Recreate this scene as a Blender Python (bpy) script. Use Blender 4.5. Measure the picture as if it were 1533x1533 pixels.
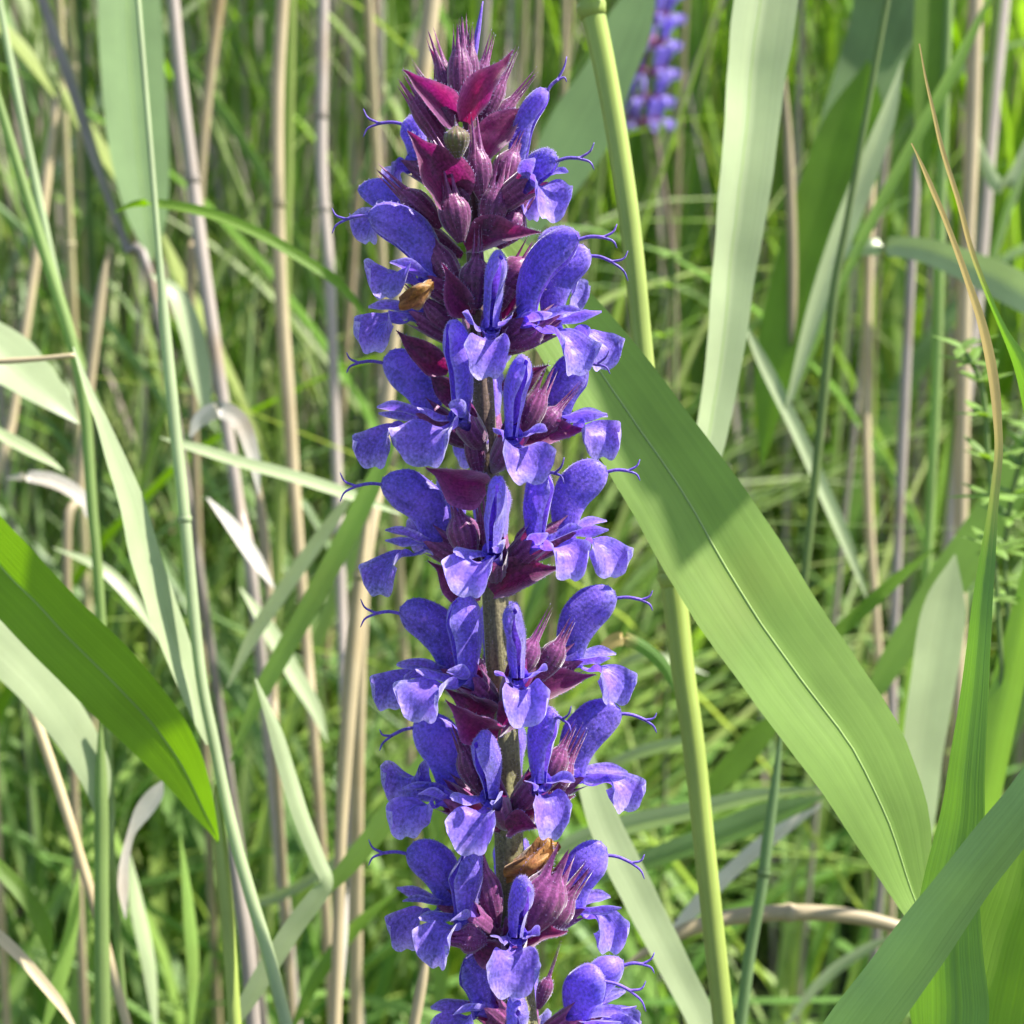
import bpy, math, random
from mathutils import Vector, Matrix, noise
R = math.radians
rnd = random.Random(7)
scene = bpy.context.scene
for o in list(bpy.data.objects): bpy.data.objects.remove(o)

# ------------------------------------------------------------------ camera
PITCH = R(16); D0 = 0.22; FRAME = 0.13; NPX = 1533.0
U = FRAME / NPX                                    # metres per photo pixel at the flower's distance
TH = FRAME / 2 / D0
CAM = Vector((0, 0, 0.52))
CX = Vector((1, 0, 0)); CY = Vector((0, math.cos(PITCH), -math.sin(PITCH))); CZ = Vector((0, math.sin(PITCH), math.cos(PITCH)))
cd = bpy.data.cameras.new('camera'); cam = bpy.data.objects.new('camera', cd); scene.collection.objects.link(cam)
cam.location = CAM; cam.rotation_euler = (math.pi / 2 - PITCH, 0, 0)
cd.sensor_width = 36; cd.lens = 18 / TH; cd.clip_start = 0.01; cd.clip_end = 500
cd.dof.use_dof = True; cd.dof.focus_distance = D0 - 0.004; cd.dof.aperture_fstop = cd.lens / 1.75
scene.camera = cam
# ------------------------------------------------------------------ sky, sun, exposure
SUN = Vector((0.60, 0.10, 0.79)).normalized()
w = bpy.data.worlds.new('World'); scene.world = w; w.use_nodes = True
nt = w.node_tree; bg = nt.nodes['Background']
sky = nt.nodes.new('ShaderNodeTexSky'); sky.sky_type = 'NISHITA'; sky.sun_disc = False
sky.sun_elevation = math.asin(SUN.z); sky.sun_rotation = math.atan2(SUN.x, SUN.y)
nt.links.new(sky.outputs[0], bg.inputs[0]); bg.inputs[1].default_value = 0.095
sl = bpy.data.lights.new('sun', 'SUN'); sl.energy = 5.0; sl.angle = R(0.53); sl.color = (1, 0.955, 0.88)
so = bpy.data.objects.new('sun', sl); scene.collection.objects.link(so)
so.rotation_euler = SUN.to_track_quat('Z', 'Y').to_euler(); so.location = (1, 0, 3)
vs = scene.view_settings; vs.view_transform = 'Standard'; vs.look = 'None'; vs.exposure = 1.28; vs.gamma = 1; vs.use_curve_mapping = False
scene.cycles.max_bounces = 8; scene.cycles.transmission_bounces = 6; scene.cycles.diffuse_bounces = 5

# ------------------------------------------------------------------ helpers
def P(px, py, d):
    x = (px / (NPX / 2) - 1) * TH * d; z = (1 - py / (NPX / 2)) * TH * d
    return CAM + CX * x + CY * d + CZ * z
def lin(r, g, b):
    return tuple(((c / 255) / 12.92 if c / 255 < 0.04045 else ((c / 255 + 0.055) / 1.055) ** 2.4) for c in (r, g, b))
def spl(pts, t):
    """Catmull-Rom through tuples, t in 0..1"""
    n = len(pts) - 1; f = min(max(t, 0), 1) * n; i = min(int(f), n - 1); u = f - i
    g = lambda k: pts[k] if 0 <= k <= n else (tuple(2 * a - b for a, b in zip(pts[0], pts[1])) if k < 0 else tuple(2 * a - b for a, b in zip(pts[n], pts[n - 1])))
    a, b, c, d = g(i - 1), g(i), g(i + 1), g(i + 2)
    return tuple(0.5 * (2 * q + (r - p) * u + (2 * p - 5 * q + 4 * r - s) * u * u + (3 * q - p - 3 * r + s) * u ** 3) for p, q, r, s in zip(a, b, c, d))
class MB:
    def __init__(s): s.v = []; s.f = []; s.uv = []; s.t = []; s.tint = 0.5; s.m = []; s.mi = 0
    def add(s, v, uv=(0, 0)): s.v.append(tuple(v)); s.uv.append(uv); s.t.append(s.tint); return len(s.v) - 1
    def face(s, *f): s.f.append(f); s.m.append(s.mi)
    def grid(s, rows):
        for a, b in zip(rows[:-1], rows[1:]):
            for i in range(len(a) - 1): s.face(a[i], a[i + 1], b[i + 1], b[i])
    def build(s, name, mat, parent=None, kind=None):
        me = bpy.data.meshes.new(name); me.from_pydata(s.v, [], s.f)
        ul = me.uv_layers.new(name='UVMap'); vi = [0] * len(me.loops); me.loops.foreach_get('vertex_index', vi)
        flat = []
        for i in vi: flat += s.uv[i]
        ul.data.foreach_set('uv', flat)
        at = me.attributes.new('tint', 'FLOAT', 'POINT'); at.data.foreach_set('value', s.t)
        for m in (mat if isinstance(mat, list) else [mat]): me.materials.append(m)
        if isinstance(mat, list): me.polygons.foreach_set('material_index', s.m)
        me.shade_smooth()
        o = bpy.data.objects.new(name, me); scene.collection.objects.link(o)
        if parent is not None: o.parent = parent; o.matrix_parent_inverse = Matrix.Identity(4)
        if kind: o['kind'] = kind
        return o
def tag(o, label, cat, group=None):
    o['label'] = label; o['category'] = cat
    if group: o['group'] = group
    return o
def empty(name, label, cat, group=None, loc=None):
    o = bpy.data.objects.new(name, None); scene.collection.objects.link(o); o.empty_display_size = 0.01
    return tag(o, label, cat, group)
def tube(mb, pts, rad, n=10, cap=True, squash=1.0):
    """pts: world Vectors, rad: list; a tapered tube"""
    rows = []; up = None; L = 0
    for i, p in enumerate(pts):
        t = (pts[min(i + 1, len(pts) - 1)] - pts[max(i - 1, 0)]).normalized()
        if up is None: up = t.orthogonal().normalized()
        up = (up - t * up.dot(t)).normalized(); s = t.cross(up)
        if i: L += (p - pts[i - 1]).length
        rows.append([mb.add(p + (up * math.cos(a) + s * math.sin(a) * squash) * rad[i], (k / n, L * 20)) for k in range(n + 1) for a in [2 * math.pi * k / n]])
    mb.grid(rows)
    if cap:
        for r, p in ((rows[0], pts[0]), (rows[-1], pts[-1])):
            c = mb.add(p)
            for k in range(n): mb.face(c, r[k], r[k + 1])

# ------------------------------------------------------------------ materials
def mat_leaf(name, col, tr, mix=0.35, rough=0.45, vary=0.25, stripes=60, bump=0.25, spec=0.4, sk=0.5, tintvar=0.0, tip=None, blotch=0.0):
    m = bpy.data.materials.new(name); m.use_nodes = True; n = m.node_tree.nodes; l = m.node_tree.links
    b = n['Principled BSDF']; out = n['Material Output']
    uv = n.new('ShaderNodeUVMap'); uv.uv_map = 'UVMap'
    mp = n.new('ShaderNodeMapping'); mp.inputs['Scale'].default_value = (stripes, 1.2, 1); l.new(uv.outputs[0], mp.inputs[0])
    no = n.new('ShaderNodeTexNoise'); no.inputs['Scale'].default_value = 1.0; no.inputs['Detail'].default_value = 3; l.new(mp.outputs[0], no.inputs['Vector'])
    geo = n.new('ShaderNodeTexCoord')
    n2 = n.new('ShaderNodeTexNoise'); n2.inputs['Scale'].default_value = 60; n2.inputs['Detail'].default_value = 4; l.new(geo.outputs['Object'], n2.inputs['Vector'])
    oi = n.new('ShaderNodeObjectInfo'); at = n.new('ShaderNodeAttribute'); at.attribute_name = 'tint'
    def math_(op, a, bb):
        k = n.new('ShaderNodeMath'); k.operation = op
        for i, x in enumerate((a, bb)):
            if isinstance(x, (int, float)): k.inputs[i].default_value = x
            else: l.new(x, k.inputs[i])
        return k.outputs[0]
    v = math_('ADD', math_('MULTIPLY', math_('SUBTRACT', no.outputs[0], 0.5), sk), math_('MULTIPLY', math_('SUBTRACT', n2.outputs[0], 0.5), 0.7))
    v = math_('ADD', v, math_('MULTIPLY', math_('SUBTRACT', oi.outputs['Random'], 0.5), vary * 1.6))
    v = math_('ADD', v, math_('MULTIPLY', math_('SUBTRACT', at.outputs['Fac'], 0.5), tintvar))
    v = math_('ADD', v, 1.0)
    def colour(c, sat):
        rgb = n.new('ShaderNodeRGB'); rgb.outputs[0].default_value = (*c, 1)
        h = n.new('ShaderNodeHueSaturation'); h.inputs['Saturation'].default_value = sat
        l.new(rgb.outputs[0], h.inputs['Color']); l.new(v, h.inputs['Value'])
        hv = math_('ADD', math_('MULTIPLY', math_('SUBTRACT', at.outputs['Fac'], 0.5), -0.06 * (1 if tintvar else 0)), 0.5); l.new(hv, h.inputs['Hue'])
        res = h.outputs[0]
        if tip is not None:      # dried tip: colour by the leaf's own length coordinate
            sx = n.new('ShaderNodeSeparateXYZ'); l.new(uv.outputs[0], sx.inputs[0])
            r = n.new('ShaderNodeMapRange'); r.inputs[1].default_value = tip[1]; r.inputs[2].default_value = tip[2]
            l.new(math_('ADD', sx.outputs[1], math_('MULTIPLY', math_('SUBTRACT', no.outputs[0], 0.5), tip[3])), r.inputs[0])
            mx = n.new('ShaderNodeMixRGB'); mx.inputs[2].default_value = (*tip[0], 1); l.new(r.outputs[0], mx.inputs[0]); l.new(res, mx.inputs[1]); res = mx.outputs[0]
        if blotch:
            n3 = n.new('ShaderNodeTexNoise'); n3.inputs['Scale'].default_value = 25; n3.inputs['Detail'].default_value = 5; l.new(geo.outputs['Object'], n3.inputs['Vector'])
            r = n.new('ShaderNodeMapRange'); r.inputs[1].default_value = 0.58; r.inputs[2].default_value = 0.75; r.inputs[4].default_value = blotch; l.new(n3.outputs[0], r.inputs[0])
            mx = n.new('ShaderNodeMixRGB'); mx.inputs[2].default_value = (*lin(150, 115, 60), 1); l.new(r.outputs[0], mx.inputs[0]); l.new(res, mx.inputs[1]); res = mx.outputs[0]
        return res
    l.new(colour(col, 1), b.inputs['Base Color']); b.inputs['Roughness'].default_value = rough; b.inputs['Specular IOR Level'].default_value = spec
    bp = n.new('ShaderNodeBump'); bp.inputs['Strength'].default_value = bump; bp.inputs['Distance'].default_value = 0.0004; l.new(no.outputs[0], bp.inputs['Height']); l.new(bp.outputs[0], b.inputs['Normal'])
    if mix > 0:
        t = n.new('ShaderNodeBsdfTranslucent'); l.new(colour(tr, 1.05), t.inputs[0]); l.new(bp.outputs[0], t.inputs['Normal'])
        mx = n.new('ShaderNodeMixShader'); mx.inputs[0].default_value = mix; l.new(b.outputs[0], mx.inputs[1]); l.new(t.outputs[0], mx.inputs[2]); l.new(mx.outputs[0], out.inputs[0])
    return m
M = {}
STRAW = lin(182, 166, 132)
M['reed'] = mat_leaf('reed_leaf_green', lin(140, 170, 88), lin(164, 208, 66), 0.45, 0.4, 0.15, 15, 0.16, sk=0.36, blotch=0.18)
M['pale'] = mat_leaf('glaucous_leaf', lin(172, 184, 142), lin(166, 194, 110), 0.36, 0.36, 0.12, 24, 0.15, 0.5, sk=0.25)
M['bright'] = mat_leaf('backlit_leaf_green', lin(112, 142, 56), lin(138, 186, 40), 0.46, 0.45, 0.15, 34, 0.3)
M['grass'] = mat_leaf('grass_green', lin(130, 150, 90), lin(150, 184, 80), 0.38, 0.42, 0.35, 14, 0.2, tintvar=0.6)
M['blue'] = mat_leaf('bluish_leaf', lin(124, 148, 100), lin(122, 162, 76), 0.35, 0.45, 0.2, 26, 0.25)
M['straw'] = mat_leaf('dry_straw', STRAW, lin(190, 150, 90), 0.15, 0.5, 0.35, 10, 0.3, tintvar=0.5, blotch=0.5)
M['mauve'] = mat_leaf('dry_cane_grey', lin(164, 152, 142), lin(150, 130, 110), 0.08, 0.4, 0.35, 10, 0.3, tintvar=0.4, blotch=0.6)
M['white'] = mat_leaf('bleached_leaf', lin(225, 218, 208), lin(220, 210, 190), 0.35, 0.5, 0.1, 14, 0.4, blotch=0.75)
M['cane'] = mat_leaf('green_cane', lin(158, 174, 88), lin(150, 180, 60), 0.08, 0.36, 0.1, 22, 0.15)
M['browntip'] = mat_leaf('leaf_with_dry_tip', lin(112, 146, 78), lin(130, 180, 50), 0.35, 0.45, 0.1, 16, 0.35, tip=(lin(200, 176, 112), 0.45, 0.60, 0.12))
M['midrib'] = mat_leaf('leaf_midrib', lin(160, 185, 110), lin(150, 190, 70), 0.25, 0.45, 0.1, 4, 0.1)
M['herb'] = mat_leaf('herb_leaf', lin(124, 154, 76), lin(150, 190, 66), 0.4, 0.5, 0.3, 4, 0.1, tintvar=0.7)
def mat_petal(name, col, tr, mix, edge, rough=0.5, hue=0.02, stripes=18, sheen=0.35, vary=0.3):
    m = bpy.data.materials.new(name); m.use_nodes = True; n = m.node_tree.nodes; l = m.node_tree.links
    b = n['Principled BSDF']; out = n['Material Output']
    uv = n.new('ShaderNodeUVMap'); uv.uv_map = 'UVMap'
    tc = n.new('ShaderNodeTexCoord'); oi = n.new('ShaderNodeObjectInfo'); at = n.new('ShaderNodeAttribute'); at.attribute_name = 'tint'
    mp = n.new('ShaderNodeMapping'); mp.inputs['Scale'].default_value = (stripes, 2.0, 1); l.new(uv.outputs[0], mp.inputs[0])
    no = n.new('ShaderNodeTexNoise'); no.inputs['Scale'].default_value = 1; no.inputs['Detail'].default_value = 3; l.new(mp.outputs[0], no.inputs['Vector'])
    n2 = n.new('ShaderNodeTexNoise'); n2.inputs['Scale'].default_value = 2600; n2.inputs['Detail'].default_value = 2; l.new(tc.outputs['Object'], n2.inputs['Vector'])
    n4 = n.new('ShaderNodeTexNoise'); n4.inputs['Scale'].default_value = 260; n4.inputs['Detail'].default_value = 3; l.new(tc.outputs['Object'], n4.inputs['Vector'])
    def mth(op, a, bb):
        k = n.new('ShaderNodeMath'); k.operation = op
        for i, x in enumerate((a, bb)):
            if isinstance(x, (int, float)): k.inputs[i].default_value = x
            else: l.new(x, k.inputs[i])
        return k.outputs[0]
    v = mth('ADD', mth('MULTIPLY', mth('SUBTRACT', no.outputs[0], 0.5), 1.0), mth('MULTIPLY', mth('SUBTRACT', n2.outputs[0], 0.5), 1.7))
    v = mth('ADD', v, mth('MULTIPLY', mth('SUBTRACT', n4.outputs[0], 0.5), 0.9))
    v = mth('ADD', v, mth('ADD', mth('MULTIPLY', mth('SUBTRACT', oi.outputs['Random'], 0.5), vary), 1.0))
    def colour(c):
        mx = n.new('ShaderNodeMixRGB'); mx.inputs[1].default_value = (*c, 1); mx.inputs[2].default_value = (*edge, 1); l.new(at.outputs['Fac'], mx.inputs[0])
        h = n.new('ShaderNodeHueSaturation'); l.new(mx.outputs[0], h.inputs['Color']); l.new(v, h.inputs['Value'])
        l.new(mth('ADD', mth('MULTIPLY', mth('SUBTRACT', n4.outputs[0], 0.5), hue * 3), 0.5), h.inputs['Hue'])
        return h.outputs[0]
    l.new(colour(col), b.inputs['Base Color']); b.inputs['Roughness'].default_value = rough; b.inputs['Specular IOR Level'].default_value = 0.35
    b.inputs['Sheen Weight'].default_value = sheen; b.inputs['Sheen Roughness'].default_value = 0.4
    bp = n.new('ShaderNodeBump'); bp.inputs['Strength'].default_value = 0.35; bp.inputs['Distance'].default_value = 0.00015
    l.new(mth('ADD', n2.outputs[0], mth('MULTIPLY', no.outputs[0], 1.5)), bp.inputs['Height']); l.new(bp.outputs[0], b.inputs['Normal'])
    t = n.new('ShaderNodeBsdfTranslucent'); l.new(colour(tr), t.inputs[0])
    mx = n.new('ShaderNodeMixShader'); mx.inputs[0].default_value = mix; l.new(b.outputs[0], mx.inputs[1]); l.new(t.outputs[0], mx.inputs[2]); l.new(mx.outputs[0], out.inputs[0])
    return m
PET = lin(136, 108, 222)
M['petal'] = mat_petal('violet_blue_petal', PET, lin(124, 86, 226), 0.42, lin(196, 182, 245), sheen=0.7, rough=0.42)  # pale edge colour paints sunlit margins onto the petals
M['calyx'] = mat_petal('purple_calyx', lin(104, 48, 92), lin(160, 34, 120), 0.25, lin(176, 96, 160), 0.36, 0.03, 40, sheen=0.8)  # edge colour paints sheen highlights on the ribs and tips
M['bract'] = mat_petal('magenta_bract', lin(92, 36, 76), lin(190, 24, 130), 0.3, lin(190, 110, 165), 0.3, 0.04, 34, sheen=0.7, vary=0.6)  # lighter edge colour paints highlights along the bract margins
M['style'] = mat_petal('violet_style', lin(112, 84, 190), lin(110, 70, 200), 0.15, lin(112, 84, 190), 0.4)
M['hair'] = mat_petal('pale_hair', lin(178, 160, 215), lin(178, 160, 215), 0.4, lin(200, 190, 225), 0.4, 0.0, 2, 0.0)
M['stem'] = mat_petal('salvia_stem', lin(126, 124, 86), lin(110, 110, 50), 0.05, lin(96, 52, 74), 0.5, 0.02, 30)
M['budgreen'] = mat_petal('greenish_bud', lin(96, 92, 60), lin(110, 110, 40), 0.2, lin(110, 50, 80), 0.4)
M['withered'] = mat_petal('withered_corolla', lin(128, 88, 40), lin(160, 100, 30), 0.3, lin(180, 130, 70), 0.5, 0.04)
def mat_ground():
    m = bpy.data.materials.new('soil_and_litter'); m.use_nodes = True; n = m.node_tree.nodes; l = m.node_tree.links; b = n['Principled BSDF']
    tc = n.new('ShaderNodeTexCoord'); no = n.new('ShaderNodeTexNoise'); no.inputs['Scale'].default_value = 30; no.inputs['Detail'].default_value = 8; l.new(tc.outputs['Object'], no.inputs['Vector'])
    cr = n.new('ShaderNodeValToRGB'); l.new(no.outputs[0], cr.inputs[0]); e = cr.color_ramp.elements
    e[0].color = (0.03, 0.028, 0.015, 1); e[0].position = 0.3; e[1].color = (0.12, 0.11, 0.05, 1); e[1].position = 0.7
    x = e.new(0.5); x.color = (0.05, 0.07, 0.025, 1)
    l.new(cr.outputs[0], b.inputs['Base Color']); b.inputs['Roughness'].default_value = 0.9
    bp = n.new('ShaderNodeBump'); bp.inputs['Strength'].default_value = 0.8; bp.inputs['Distance'].default_value = 0.02; l.new(no.outputs[0], bp.inputs['Height']); l.new(bp.outputs[0], b.inputs['Normal'])
    return m
M['ground'] = mat_ground()

# ------------------------------------------------------------------ ground
mb = MB(); N = 60
def gco(i): s = (i / N * 2 - 1); return math.copysign(abs(s) ** 3, s) * 150
gr = random.Random(3)
rows = [[mb.add((gco(i), gco(j), gr.uniform(-0.02, 0.004) if abs(gco(i)) < 8 and abs(gco(j)) < 8 else -0.01), (i, j)) for i in range(N + 1)] for j in range(N + 1)]
mb.grid(rows); g = mb.build('ground', M['ground'], kind='structure'); g['label'] = 'dark soil with plant litter under the reeds'

# ------------------------------------------------------------------ ribbons (leaves) and canes traced with their own distance and size
def ribbon_pts(mb, pts, wid, side, nv=7, fold=0.15, curl=0.0, ruffle=0.0, tintf=None, seed=0, v0=0.0, v1=1.0):
    """pts world Vectors, wid metres (full), side list of unit Vectors (width direction); fold = V depth / half width"""
    rows = []; n = len(pts); rr = random.Random(seed); ph = rr.uniform(0, 6)
    for i, p in enumerate(pts):
        t = (pts[min(i + 1, n - 1)] - pts[max(i - 1, 0)]).normalized(); s = (side[i] - t * side[i].dot(t)).normalized(); nn = t.cross(s)
        row = []
        for k in range(nv):
            u = k / (nv - 1) * 2 - 1; h = wid[i] / 2
            off = s * (u * h) + nn * (h * (fold * abs(u) + curl * u * u + ruffle * abs(u) * math.sin(i * 0.9 + ph + (2 if u > 0 else 0))))
            if tintf: mb.tint = tintf(i / (n - 1), u)
            row.append(mb.add(p + off, (u * 0.5 + 0.5, v0 + (v1 - v0) * i / (n - 1))))
        rows.append(row)
    mb.grid(rows)
def catm(vs, n):
    t = [tuple(v) for v in vs]
    return [Vector(spl(t, i / n)) for i in range(n + 1)]
def extend(pts3, wd, top, root):
    """carry a traced stem on beyond the frame: first point upward, last point down to the soil"""
    if top:
        t = (pts3[0] - pts3[1]).normalized(); pts3 = [pts3[0] + t * top * 1.0 + CZ * -0.08 * top, pts3[0] + t * top * 0.45] + pts3
        wd = [wd[0] * (0.1 if top > 0.03 else 0.9), wd[0] * 0.75] + wd
    if root:
        t = (pts3[-1] - pts3[-2]).normalized(); z = pts3[-1].z
        q = min(.05, (pts3[-1] - pts3[-2]).length); pts3 = pts3 + [pts3[-1] + t * q]; wd = wd + [wd[-1]]; a = pts3[-1] + t * max(q * 1.6, .03); b = Vector((a.x + t.x * 0.06, a.y + t.y * 0.06 + 0.02, a.z * 0.45)); c = Vector((b.x + t.x * 0.02, b.y + 0.02, -0.01))
        pts3 = pts3 + [a, b, c]; wd = wd + [wd[-1], wd[-1], wd[-1] * 0.8]
    return pts3, wd
SEED = [0]
def leaf(name, label, cat, mat, pts, d, roll=0, fold=0.2, curl=0.0, top=0, root=0, nv=7, group=None, midrib=False, ruffle=0.0, parent=None, n=None):
    """pts: (px,py,width_px[,roll]) ; d: one distance or (start,end)"""
    d0, d1 = d if isinstance(d, tuple) else (d, d); k = len(pts) - 1
    ds = [d0 + (d1 - d0) * i / k for i in range(k + 1)]
    p3 = [P(p[0], p[1], dd) for p, dd in zip(pts, ds)]
    rl = [p[3] if len(p) > 3 else roll for p in pts]
    wd = [p[2] * U * dd / D0 / max(0.25, math.cos(R(r))) for p, dd, r in zip(pts, ds, rl)]
    if not top: wd[0] = min(wd[0] * .3, 5 * U)
    if not root: wd[-1] = min(wd[-1] * .3, 5 * U)
    p3, wd = extend(p3, wd, top, root)
    if top: rl = [rl[0], rl[0]] + rl
    if root: rl = rl + [rl[-1]] * 4
    nn = n or max(16, 5 * len(p3)); c = [tuple(p) + (ww, r) for p, ww, r in zip(p3, wd, rl)]
    sm = [spl(c, i / nn) for i in range(nn + 1)]
    pp = [Vector(s[:3]) for s in sm]; ww = [max(s[3], 0.0002) for s in sm]; sd = []
    for i, s in enumerate(sm):
        t = (pp[min(i + 1, nn)] - pp[max(i - 1, 0)]).normalized(); view = (pp[i] - CAM).normalized()
        side = t.cross(view).normalized()
        if side.dot(CX) < 0: side = -side
        ax = t if t.dot(CZ) > 0 else -t
        sd.append(Matrix.Rotation(R(s[4]), 3, ax) @ side)      # positive roll turns the leaf's face towards the sun side
    SEED[0] += 1
    mb = MB(); ribbon_pts(mb, pp, ww, sd, nv, fold, curl, ruffle, seed=SEED[0])
    if d0 < .32: mb.v = [tuple(Vector(v) + noise.noise_vector(Vector(v) / .026 + Vector((SEED[0], 0, 0))) * .0011 + noise.noise_vector(Vector(v) / .007) * .00022) for v in mb.v]
    o = mb.build(name, M[mat], parent)
    if parent is None: tag(o, label, cat, group)
    if midrib:
        mb = MB(); q = []
        for i, p in enumerate(pp):
            t = (pp[min(i + 1, nn)] - pp[max(i - 1, 0)]).normalized(); q.append(p + t.cross(sd[i]) * 0.00003 + (noise.noise_vector(p / .026 + Vector((SEED[0], 0, 0))) * .0011 + noise.noise_vector(p / .007) * .00022 if d0 < .32 else Vector()))
        tube(mb, q, [x * 0.006 + 0.00006 for x in ww], 6); mb.build('midrib', M['midrib'], o)
    return o
def cane(name, label, cat, mat, pts, d, top=0, root=0, nodes=(), group=None, parent=None, nodemat=None):
    d0, d1 = d if isinstance(d, tuple) else (d, d); k = len(pts) - 1
    ds = [d0 + (d1 - d0) * i / k for i in range(k + 1)]
    p3 = [P(p[0], p[1], dd) for p, dd in zip(pts, ds)]; wd = [p[2] * U * dd / D0 for p, dd in zip(pts, ds)]
    if not top: wd[0] *= .3
    if top: t = (p3[0] - p3[1]).normalized(); q = (p3[1] - p3[0]).length; st = [a for a in (q, q * 2.2, q * 4) if a < top * .7] ; p3 = [p3[0] + t * a for a in [top] + st[::-1]] + p3; wd = [wd[0]] * (len(st) + 1) + wd
    p3, wd = extend(p3, wd, 0, root); nn = max(16, 5 * len(p3))
    sm = [spl([tuple(p) + (ww,) for p, ww in zip(p3, wd)], i / nn) for i in range(nn + 1)]
    mb = MB(); pp = [Vector(s[:3]) for s in sm]; rr = [s[3] / 2 for s in sm]; tube(mb, pp, rr, 12); o = mb.build(name, M[mat], parent)
    if parent is None: tag(o, label, cat, group)
    for (x, y) in nodes:
        best = min(range(nn), key=lambda i: (pp[i] - P(x, y, (pp[i] - CAM).dot(CY))).length)
        t = (pp[best + 1] - pp[best - 1]).normalized(); r = rr[best]; mb = MB()
        tube(mb, [pp[best] + t * r * s for s in (-0.5, -0.2, 0.1, 0.4, 0.9)], [r * 1.02, r * 1.16, r * 1.2, r * 1.12, r * 1.01], 12); mb.build('node', M[nodemat or mat], o)
    return o

# ------------------------------------------------------------------ the salvia spike
spike = empty('salvia_spike', 'tall violet-blue sage flower spike with dark magenta bracts, in sharp focus', 'flower')
stem_px = [(700, 90, 14), (704, 220, 20), (712, 400, 24), (722, 560, 28), (733, 760, 33), (745, 950, 37), (757, 1140, 40), (764, 1300, 40), (776, 1480, 44), (784, 1560, 46)]
def stem_at(py):
    for a, b in zip(stem_px[:-1], stem_px[1:]):
        if a[1] <= py <= b[1]: return a[0] + (b[0] - a[0]) * (py - a[1]) / (b[1] - a[1])
    return stem_px[0][0] if py < 90 else stem_px[-1][0]
p3 = [P(x, y, D0) for x, y, _ in stem_px]; wd = [x[2] * U / 2 for x in stem_px]
p3, wd = extend(p3, wd, 0, 1)
mb = MB(); cc = [tuple(p) + (q,) for p, q in zip(p3, wd)]; nn = 90; rows = []
for i in range(nn + 1):
    s = spl(cc, i / nn); mb.tint = max(0.0, min(1.0, 1.1 - i / nn * 2.3)); row = []
    for k in range(25):
        a = 2 * math.pi * k / 24 + 0.5; r = s[3] * (1 + 0.10 * math.cos(4 * a)); row.append(mb.add(Vector(s[:3]) + (CX * math.cos(a) + CY * math.sin(a)) * r, (k / 24, i / nn * 8)))
    rows.append(row)
mb.grid(rows); mb.build('stem', M['stem'], spike)
def hairs(mb, pts, length, r):
    for p, nrm in pts:
        nrm = (nrm + Vector((r.uniform(-.5, .5), r.uniform(-.5, .5), r.uniform(-.5, .5)))).normalized(); s = nrm.orthogonal().normalized(); b = nrm.cross(s); L = length * r.uniform(.4, 1.1); w_ = length * 0.075
        i0 = mb.add(p + s * w_); i1 = mb.add(p - s * w_ * .5 + b * w_ * .8); i2 = mb.add(p - s * w_ * .5 - b * w_ * .8); i3 = mb.add(p + nrm * L)
        mb.face(i0, i1, i3); mb.face(i1, i2, i3); mb.face(i2, i0, i3)
mb = MB(); hs = []
for i in range(5200):
    y = rnd.uniform(300, 1560); x = stem_at(y); a = rnd.uniform(0, 6.28)
    wv = next((q[2] for q in reversed(stem_px) if q[1] <= y), 20) * U / 2; dv = CX * math.cos(a) + CY * math.sin(a); hs.append((P(x, y, D0) + dv * wv, dv))
hairs(mb, hs, 3.8 * U, rnd); mb.build('stem_hair', M['hair'], spike, 'stuff')

def calyx_mesh(mb, base, mouth, rad, teeth=26 * U, r=rnd, up=CZ, ribs=13, nseg=39, openness=1.0):
    ax = (mouth - base); L = ax.length; ax.normalize(); a0 = (up - ax * up.dot(ax)).normalized(); b0 = ax.cross(a0); rows = []; ph = r.uniform(0, 6)
    prof = [(0, .28), (.2, .58), (.4, .84), (.6, .96), (.8, .80 + .22 * openness), (1.0, openness + .05)]
    for j in range(13):
        s = j / 10; row = []
        for k in range(nseg + 1):
            a = 2 * math.pi * k / nseg
            if s <= 1:
                pr = spl([(q[1],) for q in prof], s)[0]; ex = s * L
                rr_ = rad * pr * (1 + 0.055 * math.cos(ribs * a + ph) * min(1, s * 3))
            else:
                f = (s - 1) / 0.2; tt = abs(((a * 5 / (2 * math.pi)) % 1) - 0.5) * 2   # 1 at tooth centre edges
                tooth = (1 - tt) ** 1.6; ex = L + teeth * f * (0.12 + 1.2 * tooth); rr_ = rad * (openness + .05) * (1 + .14 * f * tooth * openness - .75 * f * (1 - openness))
            mb.tint = max(0, min(1, .25 + .3 * math.cos(ribs * a + ph) + (s - .9) * .5)); row.append(mb.add(base + ax * ex + (a0 * math.cos(a) + b0 * math.sin(a) * .86) * rr_, (k / nseg, s)))
        rows.append(row)
    mb.grid(rows)
def add_calyx(px0, py0, px1, py1, rad, dd=0.0, dd1=None, mat='calyx', openness=0.75, teeth=26, name='bud', hair=True, r=rnd):
    a = P(px0, py0, D0 + dd * U); b = P(px1, py1, D0 + (dd if dd1 is None else dd1) * U); mb = MB(); calyx_mesh(mb, a, b, rad * U, teeth * U, r, openness=openness)
    o = mb.build(name, M[mat], spike)
    if hair: calyx_hair(o, mb, r)
    return o
def calyx_hair(o, mb, r, n=300):
    h = MB(); ctr = sum((Vector(v) for v in mb.v), Vector()) / len(mb.v); pts = []
    for _ in range(n):
        v = Vector(r.choice(mb.v)); v2 = Vector(r.choice(mb.v)); pts.append((v, (v - ctr).normalized()))
    hairs(h, pts, 3.6 * U, r); h.build('hair', M['hair'], o, 'stuff')
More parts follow.
